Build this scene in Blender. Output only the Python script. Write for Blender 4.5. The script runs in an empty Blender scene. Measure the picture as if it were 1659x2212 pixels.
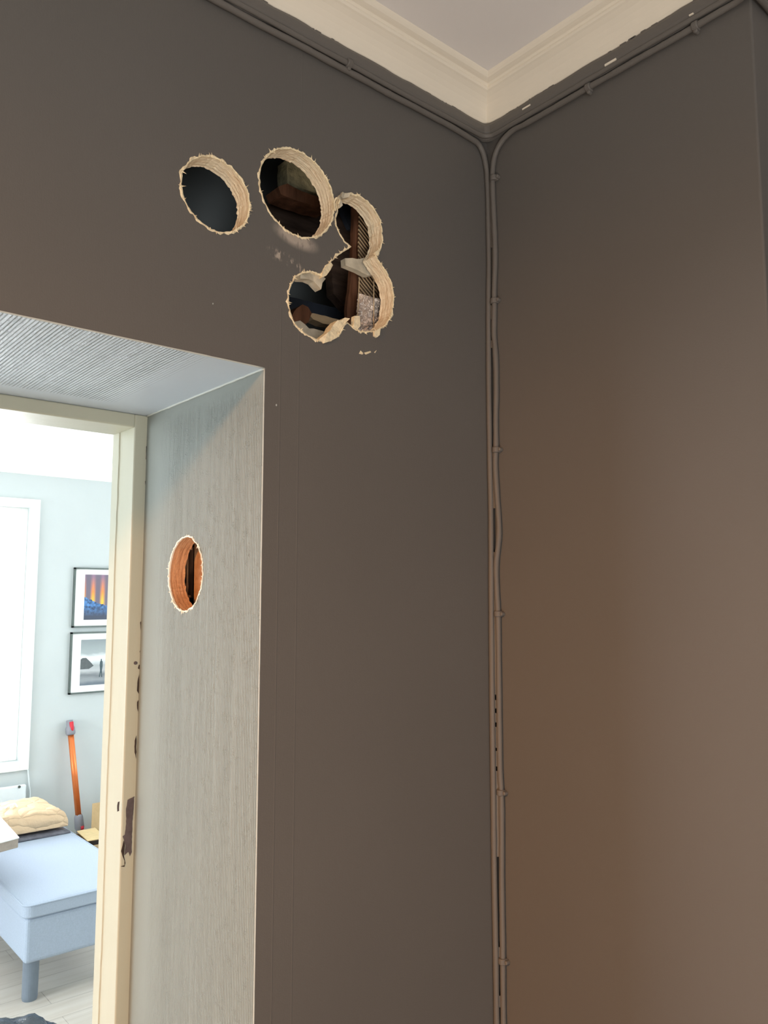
import bpy, bmesh, math, random
from math import sin, cos, pi, sqrt, hypot, radians
from mathutils import Vector, Matrix, noise
random.seed(7)
S = bpy.context.scene
COL = S.collection

# ------------------------------------------------------------------ camera
F_PX, CX, CY, CAM_Z = 1725.0, 829.5, 1106.0, 1.65
PITCH = math.atan(184 / F_PX)
HEAD = math.atan(2043.5 / hypot(F_PX, 184))      # heading measured from +X
cam_d = bpy.data.cameras.new('camera')
cam = bpy.data.objects.new('camera', cam_d)
COL.objects.link(cam)
cam.location = (0, 0, CAM_Z)
cam.rotation_euler = (pi / 2 + PITCH, 0, HEAD - pi / 2)
cam_d.sensor_fit = 'VERTICAL'
cam_d.sensor_height = 36.0
cam_d.lens = 36.0 * F_PX / 2212.0
cam_d.clip_start = 0.02
S.camera = cam

# ------------------------------------------------------------------ world, light, exposure
S.view_settings.view_transform = 'Standard'
S.view_settings.look = 'None'
S.view_settings.gamma = 1.0
S.view_settings.use_curve_mapping = False
S.view_settings.exposure = 0.0
w = bpy.data.worlds.new('world'); S.world = w; w.use_nodes = True
bg = w.node_tree.nodes['Background']
bg.inputs[0].default_value = (0.92, 0.96, 1.0, 1)
bg.inputs[1].default_value = 6.0
S.cycles.max_bounces = 10
S.cycles.diffuse_bounces = 7
S.cycles.use_denoising = True
S.cycles.sample_clamp_indirect = 6.0


def area(name, loc, rot, sx, sy, watt, color, spread=pi):
    d = bpy.data.lights.new(name, 'AREA'); d.shape = 'RECTANGLE'
    d.size, d.size_y, d.energy, d.color, d.spread = sx, sy, watt, color, spread
    o = bpy.data.objects.new(name, d); COL.objects.link(o)
    o.location = loc; o.rotation_euler = rot
    return o


def point(name, loc, watt, color, r):
    d = bpy.data.lights.new(name, 'POINT'); d.energy = watt; d.color = color; d.shadow_soft_size = r
    o = bpy.data.objects.new(name, d); COL.objects.link(o); o.location = loc
    return o


DAY = (0.91, 0.955, 1.0)
# daylight of the far room: its window in the far wall and the windows in its side walls
area('far_window_daylight', (0.85, 5.55, 1.5), (radians(-90), 0, 0), 1.3, 1.6, 30, DAY)
area('left_window_daylight', (-2.85, 3.4, 1.35), (0, radians(-90), 0), 1.7, 2.2, 78, (0.84, 0.93, 1.0))
area('right_window_daylight', (3.3, 3.6, 1.6), (0, radians(90), 0), 1.5, 1.8, 34, DAY)
# daylight of the window behind the photographer
area('near_window_daylight', (-0.9, -2.6, 0.95), (radians(90), 0, 0), 2.0, 1.5, 40, (0.94, 0.98, 1.0))
# warm ceiling lamp: bare bulb plus the cone thrown below its shade
point('ceiling_lamp_bulb', (-0.75, 0.22, 2.40), 2.4, (1.0, 0.80, 0.58), 0.05)
# added fill light low in the room, no real lamp, brightening ceiling and cornice
area('upward_fill_light', (-0.75, -0.55, 0.25), (pi, 0, 0), 0.45, 0.45, 32, (1.0, 0.91, 0.80))
sp = bpy.data.lights.new('warm_spotlight', 'SPOT'); sp.energy = 205; sp.color = (1.0, 0.44, 0.11)
sp.spot_size = radians(84); sp.spot_blend = 1.0; sp.shadow_soft_size = 0.06
spo = bpy.data.objects.new('warm_spotlight', sp); COL.objects.link(spo)
spo.location = (-1.6, 0.25, 2.33)
spo.rotation_euler = (Vector((1.08, 0.78, 0.15)) - Vector(spo.location)).to_track_quat('-Z', 'Y').to_euler()


# ------------------------------------------------------------------ pixel -> plane helpers (photo used as a plan)
def ray(x, y):
    l, u = x - CX, CY - y
    up = u * cos(PITCH) + F_PX * sin(PITCH)
    fw = F_PX * cos(PITCH) - u * sin(PITCH)
    return Vector((cos(HEAD) * fw + sin(HEAD) * l, sin(HEAD) * fw - cos(HEAD) * l, up))


def onY(x, y, Y):
    d = ray(x, y); return Vector((0, 0, CAM_Z)) + d * (Y / d.y)


def onX(x, y, X):
    d = ray(x, y); return Vector((0, 0, CAM_Z)) + d * (X / d.x)


# ------------------------------------------------------------------ key dimensions (metres)
XB, YA = 1.0786, 0.9691        # right wall plane, holed wall plane (they meet in the corner)
YC = 0.464                     # where the right wall ends in an outside corner
XR, ZR = 0.5968, 1.9792        # reveal side face, reveal soffit
YF = 1.37                      # front face of the door frame
XJ, ZJ = 0.5734, 1.9545        # inner faces of the door frame
YJ = 1.463                     # back of the door frame
BT = 0.030                     # thickness of the wall board
ZB = 2.536                     # lower edge of the cornice
ZC = 2.597                     # ceiling
YW = 5.2                       # far wall of the far room


# ------------------------------------------------------------------ materials
def srgb(r, g, b):
    f = lambda c: (c / 255 / 12.92) if c / 255 <= 0.04045 else ((c / 255 + 0.055) / 1.055) ** 2.4
    return (f(r), f(g), f(b), 1)


class NT:
    def __init__(s, name, color, rough=0.6, spec=0.3, metal=0.0):
        s.m = bpy.data.materials.new(name); s.m.use_nodes = True
        s.t = s.m.node_tree; s.p = s.t.nodes['Principled BSDF']
        s.p.inputs['Base Color'].default_value = color if len(color) == 4 else (*color, 1)
        s.p.inputs['Roughness'].default_value = rough
        s.p.inputs['Specular IOR Level'].default_value = spec
        s.p.inputs['Metallic'].default_value = metal
        s.co = None

    def n(s, kind, **kw):
        nd = s.t.nodes.new(kind)
        for k, v in kw.items():
            if k.startswith('i_'):
                key = k[2:]
                nd.inputs[int(key) if key.isdigit() else key.replace('_', ' ')].default_value = v
            else:
                setattr(nd, k, v)
        return nd

    def l(s, a, b): s.t.links.new(a, b)

    def coords(s, scale=(1, 1, 1), loc=(0, 0, 0), rot=(0, 0, 0)):
        if s.co is None: s.co = s.n('ShaderNodeTexCoord')
        mp = s.n('ShaderNodeMapping'); mp.inputs['Scale'].default_value = scale
        mp.inputs['Location'].default_value = loc; mp.inputs['Rotation'].default_value = rot
        s.l(s.co.outputs['Object'], mp.inputs['Vector']); return mp.outputs[0]

    def noise(s, scale, detail=3, rough=0.5, vec=(1, 1, 1), dist=0.0):
        nd = s.n('ShaderNodeTexNoise'); nd.inputs['Scale'].default_value = scale
        nd.inputs['Detail'].default_value = detail; nd.inputs['Roughness'].default_value = rough
        nd.inputs['Distortion'].default_value = dist
        s.l(s.coords(vec), nd.inputs['Vector']); return nd.outputs['Fac']

    def ramp(s, src, stops):
        r = s.n('ShaderNodeValToRGB'); e = r.color_ramp.elements
        while len(e) < len(stops): e.new(0.5)
        for el, (p, c) in zip(e, stops): el.position = p; el.color = c if len(c) == 4 else (*c, 1)
        s.l(src, r.inputs[0]); return r.outputs[0]

    def math(s, op, a, b=None, c=None, clamp=False):
        m = s.n('ShaderNodeMath', operation=op); m.use_clamp = clamp
        for i, v in enumerate((a, b, c)):
            if v is None: continue
            if isinstance(v, (int, float)): m.inputs[i].default_value = v
            else: s.l(v, m.inputs[i])
        return m.outputs[0]

    def mix(s, fac, a, b):
        m = s.n('ShaderNodeMix', data_type='RGBA')
        for i, v in ((0, fac), (6, a), (7, b)):
            if isinstance(v, (int, float, tuple)): m.inputs[i].default_value = v
            else: s.l(v, m.inputs[i])
        return m.outputs[2]

    def base(s, src): s.l(src, s.p.inputs['Base Color'])

    def bump(s, h, strength=0.3, dist=0.001, prev=None):
        b = s.n('ShaderNodeBump'); b.inputs['Strength'].default_value = strength
        b.inputs['Distance'].default_value = dist; s.l(h, b.inputs['Height'])
        if prev is not None: s.l(prev, b.inputs['Normal'])
        s.l(b.outputs[0], s.p.inputs['Normal']); return b.outputs[0]

    def xyz(s):
        q = s.n('ShaderNodeSeparateXYZ'); s.l(s.coords(), q.inputs[0]); return q.outputs


TAUPE = (0.128, 0.119, 0.111, 1)
TAUPE_SCUFF = srgb(176, 164, 152)


def simple(name, color, rough=0.6, spec=0.3, metal=0.0, nscale=None, var=0.08, bscale=None, bs=0.2, bd=0.001, vec=(1, 1, 1)):
    k = NT(name, color, rough, spec, metal)
    if nscale:
        f = k.noise(nscale, 4, 0.55, vec)
        c = color
        lo = tuple(max(0, c[i] * (1 - var)) for i in range(3)); hi = tuple(min(1, c[i] * (1 + var)) for i in range(3))
        k.base(k.ramp(f, [(0.3, lo), (0.7, hi)]))
    if bscale: k.bump(k.noise(bscale, 4, 0.6, vec), bs, bd)
    return k.m


def taupe_mat(name, dust=False):
    k = NT(name, TAUPE, 0.62, 0.25)
    big = k.noise(2.2, 2, 0.5)
    c = k.ramp(big, [(0.3, tuple(v * 0.96 for v in TAUPE[:3])), (0.7, tuple(v * 1.04 for v in TAUPE[:3]))])
    # vertical woven wallpaper threads + roller stipple
    fib = k.noise(1.0, 3, 0.6, (900, 900, 60))
    stip = k.noise(420, 2, 0.5)
    h = k.math('ADD', k.math('MULTIPLY', fib, 0.6), stip)
    if dust:
        X, Y, Z = k.xyz()
        # wallpaper seams: faint raised lines
        seam = None
        for sx, z0 in ((0.6235, 2.075), (0.656, 2.60)):
            d = k.math('ABSOLUTE', k.math('SUBTRACT', X, sx))
            a = k.math('SUBTRACT', 1.0, k.math('DIVIDE', d, 0.0012), clamp=True)
            a = k.math('MULTIPLY', a, k.math('LESS_THAN', Z, z0))
            seam = a if seam is None else k.math('ADD', seam, a)
        h = k.math('ADD', h, k.math('MULTIPLY', seam, 1.2))
        # plaster dust that fell below the big hole, and a scraped patch
        streak = k.noise(1.0, 4, 0.65, (170, 170, 55))

        def blob(cx, cz, rx, rz, tilt, k0, k1):
            dx = k.math('SUBTRACT', X, cx); dz = k.math('SUBTRACT', Z, cz)
            dz = k.math('SUBTRACT', dz, k.math('MULTIPLY', dx, tilt))
            q = k.math('ADD', k.math('POWER', k.math('ABSOLUTE', k.math('DIVIDE', dx, rx)), 2.0),
                       k.math('POWER', k.math('ABSOLUTE', k.math('DIVIDE', dz, rz)), 2.0))
            m = k.math('SUBTRACT', 1.0, q, clamp=True); m = k.math('MULTIPLY', k.math('POWER', m, 1.8), 1.6)
            return k.math('MULTIPLY', m, k.math('MULTIPLY_ADD', streak, k0, k1, clamp=True), clamp=True)
        P1 = onY(640, 514, YA); P2 = onY(596, 548, YA); P3 = onY(628, 566, YA)
        d1 = blob(P1.x, P1.z, 0.047, 0.019, -0.12, 3.4, -0.75)
        d2 = blob(P2.x, P2.z, 0.020, 0.012, -0.1, 7.0, -3.4)
        d3 = blob(P3.x, P3.z, 0.030, 0.012, -0.35, 8.0, -4.2)
        m = k.math('ADD', k.math('ADD', d1, d2), d3, clamp=True)
        c = k.mix(k.math('MULTIPLY', m, 0.95), c, TAUPE_SCUFF)
    k.base(c)
    k.bump(h, 0.35, 0.0006)
    return k.m


def ribbed_mat(name, color, soffit=False):
    """painted embossed wallpaper: narrow ribs with worm shaped squiggles between"""
    k = NT(name, color, 0.42, 0.4)
    X, Y, Z = k.xyz()
    across = X if soffit else Y
    along = Y if soffit else Z
    PITCHR = 0.0052 if soffit else 0.0046
    wob = k.noise(22, 2, 0.5)
    u = k.math('ADD', k.math('DIVIDE', across, PITCHR), k.math('MULTIPLY', wob, 0.14))
    tri = k.math('ABSOLUTE', k.math('SUBTRACT', k.math('MULTIPLY', k.math('FRACT', u), 2.0), 1.0))
    ribs = k.math('POWER', tri, 3.5)
    comb = k.n('ShaderNodeCombineXYZ')           # every rib swells and fades on its own
    k.l(k.math('FLOOR', u), comb.inputs[0]); k.l(k.math('MULTIPLY', along, 3.0), comb.inputs[1])
    rn = k.n('ShaderNodeTexNoise'); rn.inputs['Scale'].default_value = 0.83; rn.inputs['Detail'].default_value = 2
    k.l(comb.outputs[0], rn.inputs['Vector'])
    ribs = k.math('MULTIPLY', ribs, k.math('MULTIPLY_ADD', rn.outputs['Fac'], 2.6, -0.55, clamp=True))
    worm = k.n('ShaderNodeTexVoronoi', feature='DISTANCE_TO_EDGE'); worm.inputs['Scale'].default_value = 210
    warp = k.n('ShaderNodeTexNoise'); warp.inputs['Scale'].default_value = 160; k.l(k.coords(), warp.inputs['Vector'])
    va = k.n('ShaderNodeVectorMath', operation='MULTIPLY_ADD'); va.inputs[1].default_value = (0.008,) * 3
    k.l(warp.outputs['Color'], va.inputs[0]); k.l(k.coords(), va.inputs[2]); k.l(va.outputs[0], worm.inputs['Vector'])
    wm = k.math('SUBTRACT', 1.0, k.math('MULTIPLY', worm.outputs['Distance'], 4.5), clamp=True)
    gate = k.math('MULTIPLY_ADD', k.noise(60, 2, 0.5), 4.0, -1.7, clamp=True)
    h = k.math('ADD', k.math('MULTIPLY', ribs, 2.0), k.math('MULTIPLY', k.math('MULTIPLY', wm, gate), 0.6))
    if soffit:   # filler smooth near the corner and along the frame
        mk = k.math('MULTIPLY', k.math('MULTIPLY_ADD', X, -22, 22 * 0.515, clamp=True),
                    k.math('MULTIPLY_ADD', Y, -120, 120 * 1.315, clamp=True))
        st = 0.55
    else:
        mk = k.math('MULTIPLY', k.math('MULTIPLY_ADD', Y, -14, 14 * 1.315, clamp=True),
                    k.math('MULTIPLY_ADD', Z, -40, 40 * 1.965, clamp=True))
        st = 0.5
    h = k.math('MULTIPLY', h, mk)
    h = k.math('ADD', h, k.math('MULTIPLY', k.noise(30, 2, 0.5), 0.35))
    k.bump(h, st + 0.35, 0.0012)
    return k.m


M = {}
M['wall'] = taupe_mat('taupe_wallpaper_paint_holed', True)
M['wall_plain'] = taupe_mat('taupe_wallpaper_paint')
M['cable'] = simple('taupe_paint_over_cable', (0.145, 0.133, 0.122, 1), 0.5, 0.35, bscale=180, bs=0.35, bd=0.0006)
M['ceiling'] = simple('matt_ceiling_paint', srgb(238, 234, 232), 0.85, 0.1, nscale=3, var=0.02, bscale=500, bs=0.15)
M['cornice'] = simple('cream_white_cornice_paint', srgb(240, 231, 215), 0.6, 0.25, nscale=6, var=0.02, bscale=60, bs=0.1)
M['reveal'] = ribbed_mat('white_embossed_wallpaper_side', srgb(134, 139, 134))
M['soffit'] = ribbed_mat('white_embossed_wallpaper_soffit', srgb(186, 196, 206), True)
M['bead'] = simple('white_filler_bead', srgb(190, 194, 190), 0.35, 0.4, bscale=90, bs=0.4)
M['frame'] = simple('cream_frame_gloss_paint', srgb(185, 184, 166), 0.35, 0.45, nscale=9, var=0.04, bscale=28, bs=0.35, bd=0.002, vec=(1, 1, 0.12))
M['chip'] = simple('bare_grey_primer', srgb(92, 84, 86), 0.7, 0.2, nscale=90, var=0.2)
M['chip_dark'] = simple('bare_dark_wood', srgb(62, 52, 48), 0.8, 0.2, nscale=120, var=0.3)


def board_mat(name, c1, c2, axis):
    k = NT(name, c1, 0.85, 0.1)
    v = [30, 30, 30]; v[axis] = 420
    f = k.noise(1.0, 4, 0.6, tuple(v))
    g = k.noise(160, 4, 0.65)
    c = k.ramp(f, [(0.30, c2), (0.50, c1), (0.72, tuple(min(1, q * 1.12) for q in c1[:3]))])
    k.base(k.mix(k.math('MULTIPLY_ADD', g, 1.6, -0.9, clamp=True), c, tuple(q * 0.6 for q in c2[:3]) + (1,)))
    k.bump(k.math('ADD', f, g), 0.8, 0.0015)
    return k.m


M['board'] = board_mat('raw_wood_fibre_board_edge', srgb(248, 232, 204), srgb(214, 186, 150), 1)
M['fibre'] = simple('torn_pale_board_fibre', srgb(240, 222, 188), 0.9, 0.1, nscale=200, var=0.18, bscale=300, bs=0.8)
M['board_r'] = board_mat('sawn_hardboard_edge', srgb(206, 156, 116), srgb(168, 116, 80), 0)
M['fibre_w'] = simple('torn_white_paint_edge', srgb(244, 240, 226), 0.7, 0.2, nscale=150, var=0.1, bscale=300, bs=0.6)
M['cavity'] = simple('shade_black_cavity_lining', (0.008, 0.0085, 0.009, 1), 0.9, 0.0, nscale=14, var=0.5)  # shade inside the wall put into a near-black base colour
M['stone'] = simple('mossy_rubble_stone', srgb(206, 196, 158), 0.9, 0.15, nscale=34, var=0.5, bscale=40, bs=1.0, bd=0.006)
M['oldwood'] = simple('old_brown_timber', srgb(112, 76, 56), 0.8, 0.15, nscale=16, var=0.5, bscale=30, bs=0.8, bd=0.003, vec=(3, 3, 0.5))
M['darkwood'] = simple('blackened_timber', srgb(74, 60, 52), 0.85, 0.15, nscale=20, var=0.5, bscale=30, bs=0.8, bd=0.003, vec=(0.5, 2, 3))
M['batten'] = simple('pale_split_batten', srgb(196, 172, 138), 0.8, 0.15, nscale=24, var=0.3, bscale=60, bs=0.6, vec=(0.4, 3, 3))
M['plaster'] = simple('old_grey_plaster', srgb(204, 194, 174), 0.9, 0.1, nscale=50, var=0.2, bscale=60, bs=0.7, bd=0.003)
M['blue_black'] = simple('blue_black_board', srgb(44, 50, 60), 0.7, 0.25, nscale=18, var=0.4)  # dark blue grey, mottled in tone
M['foil'] = simple('crumpled_silver_brown_film', srgb(214, 200, 190), 0.25, 0.8, 0.35, nscale=60, var=0.5, bscale=48, bs=1.0, bd=0.012)


def weave_mat():
    k = NT('woven_brown_mesh', srgb(150, 122, 92), 0.75, 0.2)
    w1 = k.n('ShaderNodeTexWave', wave_type='BANDS', bands_direction='DIAGONAL'); w1.inputs['Scale'].default_value = 62
    w1.inputs['Distortion'].default_value = 1.2
    k.l(k.coords((1, 0.2, 1.3)), w1.inputs['Vector'])
    k.base(k.ramp(w1.outputs['Fac'], [(0.35, srgb(112, 88, 68)), (0.62, srgb(214, 184, 146))]))
    k.bump(w1.outputs['Fac'], 0.9, 0.002); return k.m


M['weave'] = weave_mat()
# far room
M['far_wall'] = simple('pale_blue_grey_wall_paint', srgb(196, 203, 203), 0.75, 0.2, nscale=3, var=0.02, bscale=300, bs=0.1)
M['far_ceiling'] = simple('white_far_ceiling', srgb(245, 245, 243), 0.8, 0.1, nscale=3, var=0.01)
M['white_gloss'] = simple('white_gloss_joinery', srgb(240, 241, 236), 0.35, 0.4, nscale=4, var=0.02)
M['steel_white'] = simple('white_enamelled_steel', srgb(226, 234, 236), 0.35, 0.45, nscale=4, var=0.02)
M['dark_metal'] = simple('dark_grey_metal', srgb(98, 108, 104), 0.4, 0.5, 0.4, nscale=20, var=0.1)
M['mat_board'] = simple('white_mount_card', srgb(248, 249, 247), 0.8, 0.1, nscale=20, var=0.01)
M['fabric'] = simple('pale_blue_grey_upholstery', srgb(172, 184, 200), 0.9, 0.1, nscale=200, var=0.06, bscale=700, bs=0.3)
M['leg'] = simple('grey_plastic_leg', srgb(120, 130, 142), 0.45, 0.4, nscale=30, var=0.05)
M['copper'] = simple('copper_orange_anodised_tube', srgb(226, 128, 72), 0.28, 0.5, 0.65, nscale=8, var=0.05)
M['grey_plastic'] = simple('grey_plastic', srgb(138, 138, 146), 0.4, 0.4, nscale=30, var=0.05)
M['red_plastic'] = simple('red_plastic_button', srgb(206, 48, 62), 0.4, 0.4, nscale=30, var=0.05)
M['card'] = simple('brown_corrugated_cardboard', srgb(200, 172, 130), 0.8, 0.15, nscale=30, var=0.08)
M['card_in'] = simple('cardboard_inside', srgb(224, 200, 152), 0.7, 0.2, nscale=30, var=0.08)
M['box_shade'] = simple('dark_grey_box_shade', srgb(70, 66, 64), 0.8, 0.1, nscale=30, var=0.2)  # shade of the open box put into a dark colour
M['blue'] = simple('blue_plastic_sheet', srgb(110, 150, 190), 0.5, 0.3, nscale=30, var=0.1)
M['kraft_plain'] = simple('creased_kraft_paper', srgb(212, 184, 150), 0.75, 0.15, nscale=12, var=0.08, bscale=16, bs=0.8, bd=0.01)
_k = NT('folded_kraft_paper', srgb(212, 184, 150), 0.7, 0.2)
_v = _k.n('ShaderNodeTexVoronoi', feature='DISTANCE_TO_EDGE'); _v.inputs['Scale'].default_value = 9
_w = _k.n('ShaderNodeTexNoise'); _w.inputs['Scale'].default_value = 7; _k.l(_k.coords(), _w.inputs['Vector'])
_a = _k.n('ShaderNodeVectorMath', operation='MULTIPLY_ADD'); _a.inputs[1].default_value = (0.12,) * 3
_k.l(_w.outputs['Color'], _a.inputs[0]); _k.l(_k.coords((0.7, 1, 1.6)), _a.inputs[2]); _k.l(_a.outputs[0], _v.inputs['Vector'])
_k.bump(_k.math('ADD', _k.math('POWER', _v.outputs['Distance'], 0.6), _k.math('MULTIPLY', _k.noise(11, 4, 0.6), 0.6)), 0.7, 0.03)
M['kraft'] = _k.m
M['grey_bag'] = simple('dark_grey_plastic_bag', srgb(92, 92, 100), 0.35, 0.5, nscale=18, var=0.3, bscale=30, bs=0.8, bd=0.01)
M['black_bag'] = simple('black_bin_bag_plastic', srgb(52, 60, 68), 0.25, 0.6, nscale=18, var=0.3, bscale=12, bs=0.5, bd=0.012)
M['white_box'] = simple('white_laminate', srgb(244, 242, 238), 0.4, 0.3, nscale=12, var=0.02)
M['taupe_box'] = simple('grey_brown_edge', srgb(168, 156, 144), 0.7, 0.2, nscale=40, var=0.12)
M['ribbon'] = simple('glossy_white_ribbon', srgb(236, 238, 236), 0.25, 0.5, nscale=10, var=0.02)


def floor_mat():
    k = NT('pale_oak_laminate', srgb(198, 190, 178), 0.32, 0.45)
    br = k.n('ShaderNodeTexBrick'); br.offset = 0.37
    br.inputs['Scale'].default_value = 1.0; br.inputs['Brick Width'].default_value = 1.2
    br.inputs['Row Height'].default_value = 0.13; br.inputs['Mortar Size'].default_value = 0.0015
    br.inputs['Color1'].default_value = srgb(204, 196, 184); br.inputs['Color2'].default_value = srgb(186, 177, 164)
    br.inputs['Mortar'].default_value = srgb(140, 130, 118)
    k.l(k.coords(), br.inputs['Vector'])
    g = k.noise(1.0, 4, 0.6, (2.2, 26, 1))
    k.base(k.mix(k.math('MULTIPLY_ADD', g, 1.2, -0.35, clamp=True), br.outputs['Color'], srgb(222, 218, 210)))
    k.bump(g, 0.1, 0.001); return k.m


M['floor'] = floor_mat()
gl = NT('window_glass', (1, 1, 1, 1), 0.0, 0.5); gl.p.inputs['Transmission Weight'].default_value = 1.0
gl.p.inputs['IOR'].default_value = 1.02
M['glass'] = gl.m


# ------------------------------------------------------------------ geometry helpers
def link(name, bm, mats, parent=None, smooth=False, kind=None, label=None, cat=None, group=None, bevel=0):
    me = bpy.data.meshes.new(name)
    bmesh.ops.recalc_face_normals(bm, faces=bm.faces)
    bm.to_mesh(me); bm.free()
    for m in (mats if isinstance(mats, (list, tuple)) else [mats]): me.materials.append(m)
    if smooth:
        for p in me.polygons: p.use_smooth = True
    o = bpy.data.objects.new(name, me); COL.objects.link(o)
    if parent is not None:
        o.parent = parent
        wl = Vector(parent.location)
        if parent.parent: wl += Vector(parent.parent.location)
        o.location = -wl                         # geometry is written in world metres, parents are unrotated
    if bevel:
        b = o.modifiers.new('bevel', 'BEVEL'); b.width = bevel; b.segments = 3; b.limit_method = 'ANGLE'
    tag(o, label, cat, group, kind)
    return o


def tag(o, label=None, cat=None, group=None, kind=None):
    if label: o['label'] = label
    if cat: o['category'] = cat
    if group: o['group'] = group
    if kind: o['kind'] = kind


def thing(name, label, cat, loc, group=None):
    o = bpy.data.objects.new(name, None); COL.objects.link(o); o.location = loc
    o.empty_display_size = 0.05
    tag(o, label, cat, group); return o


def box(bm, lo, hi, mi=0, rot=0.0, piv=None):
    r = bmesh.ops.create_cube(bm, size=1)
    c = [(lo[i] + hi[i]) / 2 for i in range(3)]
    for v in r['verts']:
        v.co = Vector([c[i] + v.co[i] * (hi[i] - lo[i]) for i in range(3)])
    if rot:
        bmesh.ops.rotate(bm, verts=r['verts'], cent=piv or c, matrix=Matrix.Rotation(rot, 3, 'Z'))
    for f in {f for v in r['verts'] for f in v.link_faces}: f.material_index = mi
    return r['verts']


def boxo(name, lo, hi, mat, **kw):
    bm = bmesh.new(); box(bm, lo, hi); return link(name, bm, mat, **kw)


def tube(bm, pts, r, seg=10, mi=0, wob=0.0, cap=True):
    pts = [Vector(p) for p in pts]; rings = []
    up = None
    for i, p in enumerate(pts):
        t = (pts[min(i + 1, len(pts) - 1)] - pts[max(i - 1, 0)]).normalized()
        if up is None: up = t.orthogonal().normalized()
        up = (up - t * up.dot(t)).normalized(); sd = t.cross(up)
        rr = (r[i] if isinstance(r, (list, tuple)) else r)
        rr *= 1 + wob * noise.noise(p * 60)
        rings.append([bm.verts.new(p + (up * cos(a) + sd * sin(a)) * rr) for a in [2 * pi * j / seg for j in range(seg)]])
    for a, b in zip(rings, rings[1:]):
        for j in range(seg):
            f = bm.faces.new((a[j], a[(j + 1) % seg], b[(j + 1) % seg], b[j])); f.material_index = mi
    if cap:
        bm.faces.new(rings[0]).material_index = mi; bm.faces.new(rings[-1]).material_index = mi


def spline(pts, n):
    """catmull-rom"""
    pts = [Vector(p) for p in pts]; P = [pts[0] * 2 - pts[1]] + pts + [pts[-1] * 2 - pts[-2]]; out = []
    for i in range(1, len(P) - 2):
        for k in range(n):
            t = k / n; a, b, c, d = P[i - 1], P[i], P[i + 1], P[i + 2]
            out.append(0.5 * ((2 * b) + (c - a) * t + (2 * a - 5 * b + 4 * c - d) * t * t + (3 * b - a - 3 * c + d) * t ** 3))
    out.append(pts[-1]); return out


def sweep_plan(bm, plan, prof, mi=0, closed=True, wob=0):
    """sweep a profile (offset from wall, height) along a plan path; offset goes to the left of travel"""
    n = len(plan); rings = []
    for i, (x, y) in enumerate(plan):
        p = Vector((x, y))
        d0 = (p - Vector(plan[i - 1])).normalized() if i > 0 else None
        d1 = (Vector(plan[i + 1]) - p).normalized() if i < n - 1 else None
        if d0 is None: d0 = d1
        if d1 is None: d1 = d0
        n0 = Vector((-d0.y, d0.x)); n1 = Vector((-d1.y, d1.x)); m = (n0 + n1).normalized()
        k = 1 / max(0.3, m.dot(n0))
        row = []
        for e, z in prof:
            q = p + m * e * k
            dz = wob * noise.noise(Vector((x * 25, y * 25, z * 40))) if wob else 0
            row.append(bm.verts.new((q.x, q.y, z + dz)))
        rings.append(row)
    L = len(prof)
    for a, b in zip(rings, rings[1:]):
        for j in range(L if closed else L - 1):
            bm.faces.new((a[j], a[(j + 1) % L], b[(j + 1) % L], b[j])).material_index = mi
    if closed:
        bm.faces.new(rings[0]); bm.faces.new(rings[-1])


# ------------------------------------------------------------------ hole outlines (u along the wall, z up)
def resample(pts, step):
    out = []
    n = len(pts)
    for i in range(n):
        a, b = Vector(pts[i]), Vector(pts[(i + 1) % n]); m = max(1, int((b - a).length / step))
        out += [a.lerp(b, k / m) for k in range(m)]
    return out


def jag(pts, amp, seed, freq=90):
    n = len(pts); out = []
    for i, p in enumerate(pts):
        t = (pts[(i + 1) % n] - pts[i - 1]).normalized(); nr = Vector((t.y, -t.x))
        q = Vector((p.x * freq, p.y * freq, seed))
        out.append(p + nr * amp * (noise.noise(q) + 0.6 * noise.noise(q * 3.1)))
    return out


def circle(cu, cz, r, n):
    return [Vector((cu + r * cos(2 * pi * i / n), cz + r * sin(2 * pi * i / n))) for i in range(n)]


def area2(p): return sum(p[i].x * p[(i + 1) % len(p)].y - p[(i + 1) % len(p)].x * p[i].y for i in range(len(p))) / 2


zoomed = [(800, 250), (870, 185), (960, 180), (1080, 210), (1180, 270), (1290, 400), (1360, 530), (1385, 680), (1378, 820), (1345, 930),
          (1290, 1005), (1370, 1110), (1450, 1230), (1505, 1370), (1535, 1520), (1530, 1680), (1490, 1830), (1400, 1945), (1280, 2005),
          (1100, 2010), (1000, 1955), (920, 1890), (880, 1915), (850, 1975), (800, 2060), (720, 2115), (600, 2135), (480, 2100), (340, 2025), (230, 1910),
          (170, 1800), (142, 1640), (135, 1500), (168, 1370), (230, 1280), (330, 1220), (450, 1208), (530, 1240), (575, 1265), (612, 1185), (700, 1080), (780, 995),
          (860, 940), (968, 880), (880, 805), (815, 700), (775, 600), (762, 500), (788, 430), (775, 320)]
comp = []
for zx, zy in zoomed:
    P = onY(600 + zx / 6.144, 390 + zy / 6.144, YA); comp.append(Vector((P.x, P.z)))
H1 = jag(circle(0.5126, 2.2135, 0.0535, 110), 0.0016, 1)
H2 = jag(circle(0.6500, 2.2625, 0.0680, 130), 0.0016, 2)
H3 = jag(resample(comp, 0.003), 0.0012, 3)
H4 = jag(circle(1.203, 1.688, 0.0605, 120), 0.0014, 4)
for h in (H1, H2, H3, H4):
    if area2(h) < 0: h.reverse()


def sheet_with_holes(outer, holes, put, thick_dir, bt):
    """front and back faces of a board with holes"""
    bm = bmesh.new()
    for off in (0.0, bt):
        vs_all, es = [], []
        for loop in [outer] + holes:
            vs = [bm.verts.new(put(p[0], p[1]) + thick_dir * off) for p in loop]
            es += [bm.edges.new((vs[i], vs[(i + 1) % len(vs)])) for i in range(len(vs))]
        bmesh.ops.triangle_fill(bm, use_beauty=True, use_dissolve=False, edges=es)
    return bm


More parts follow.
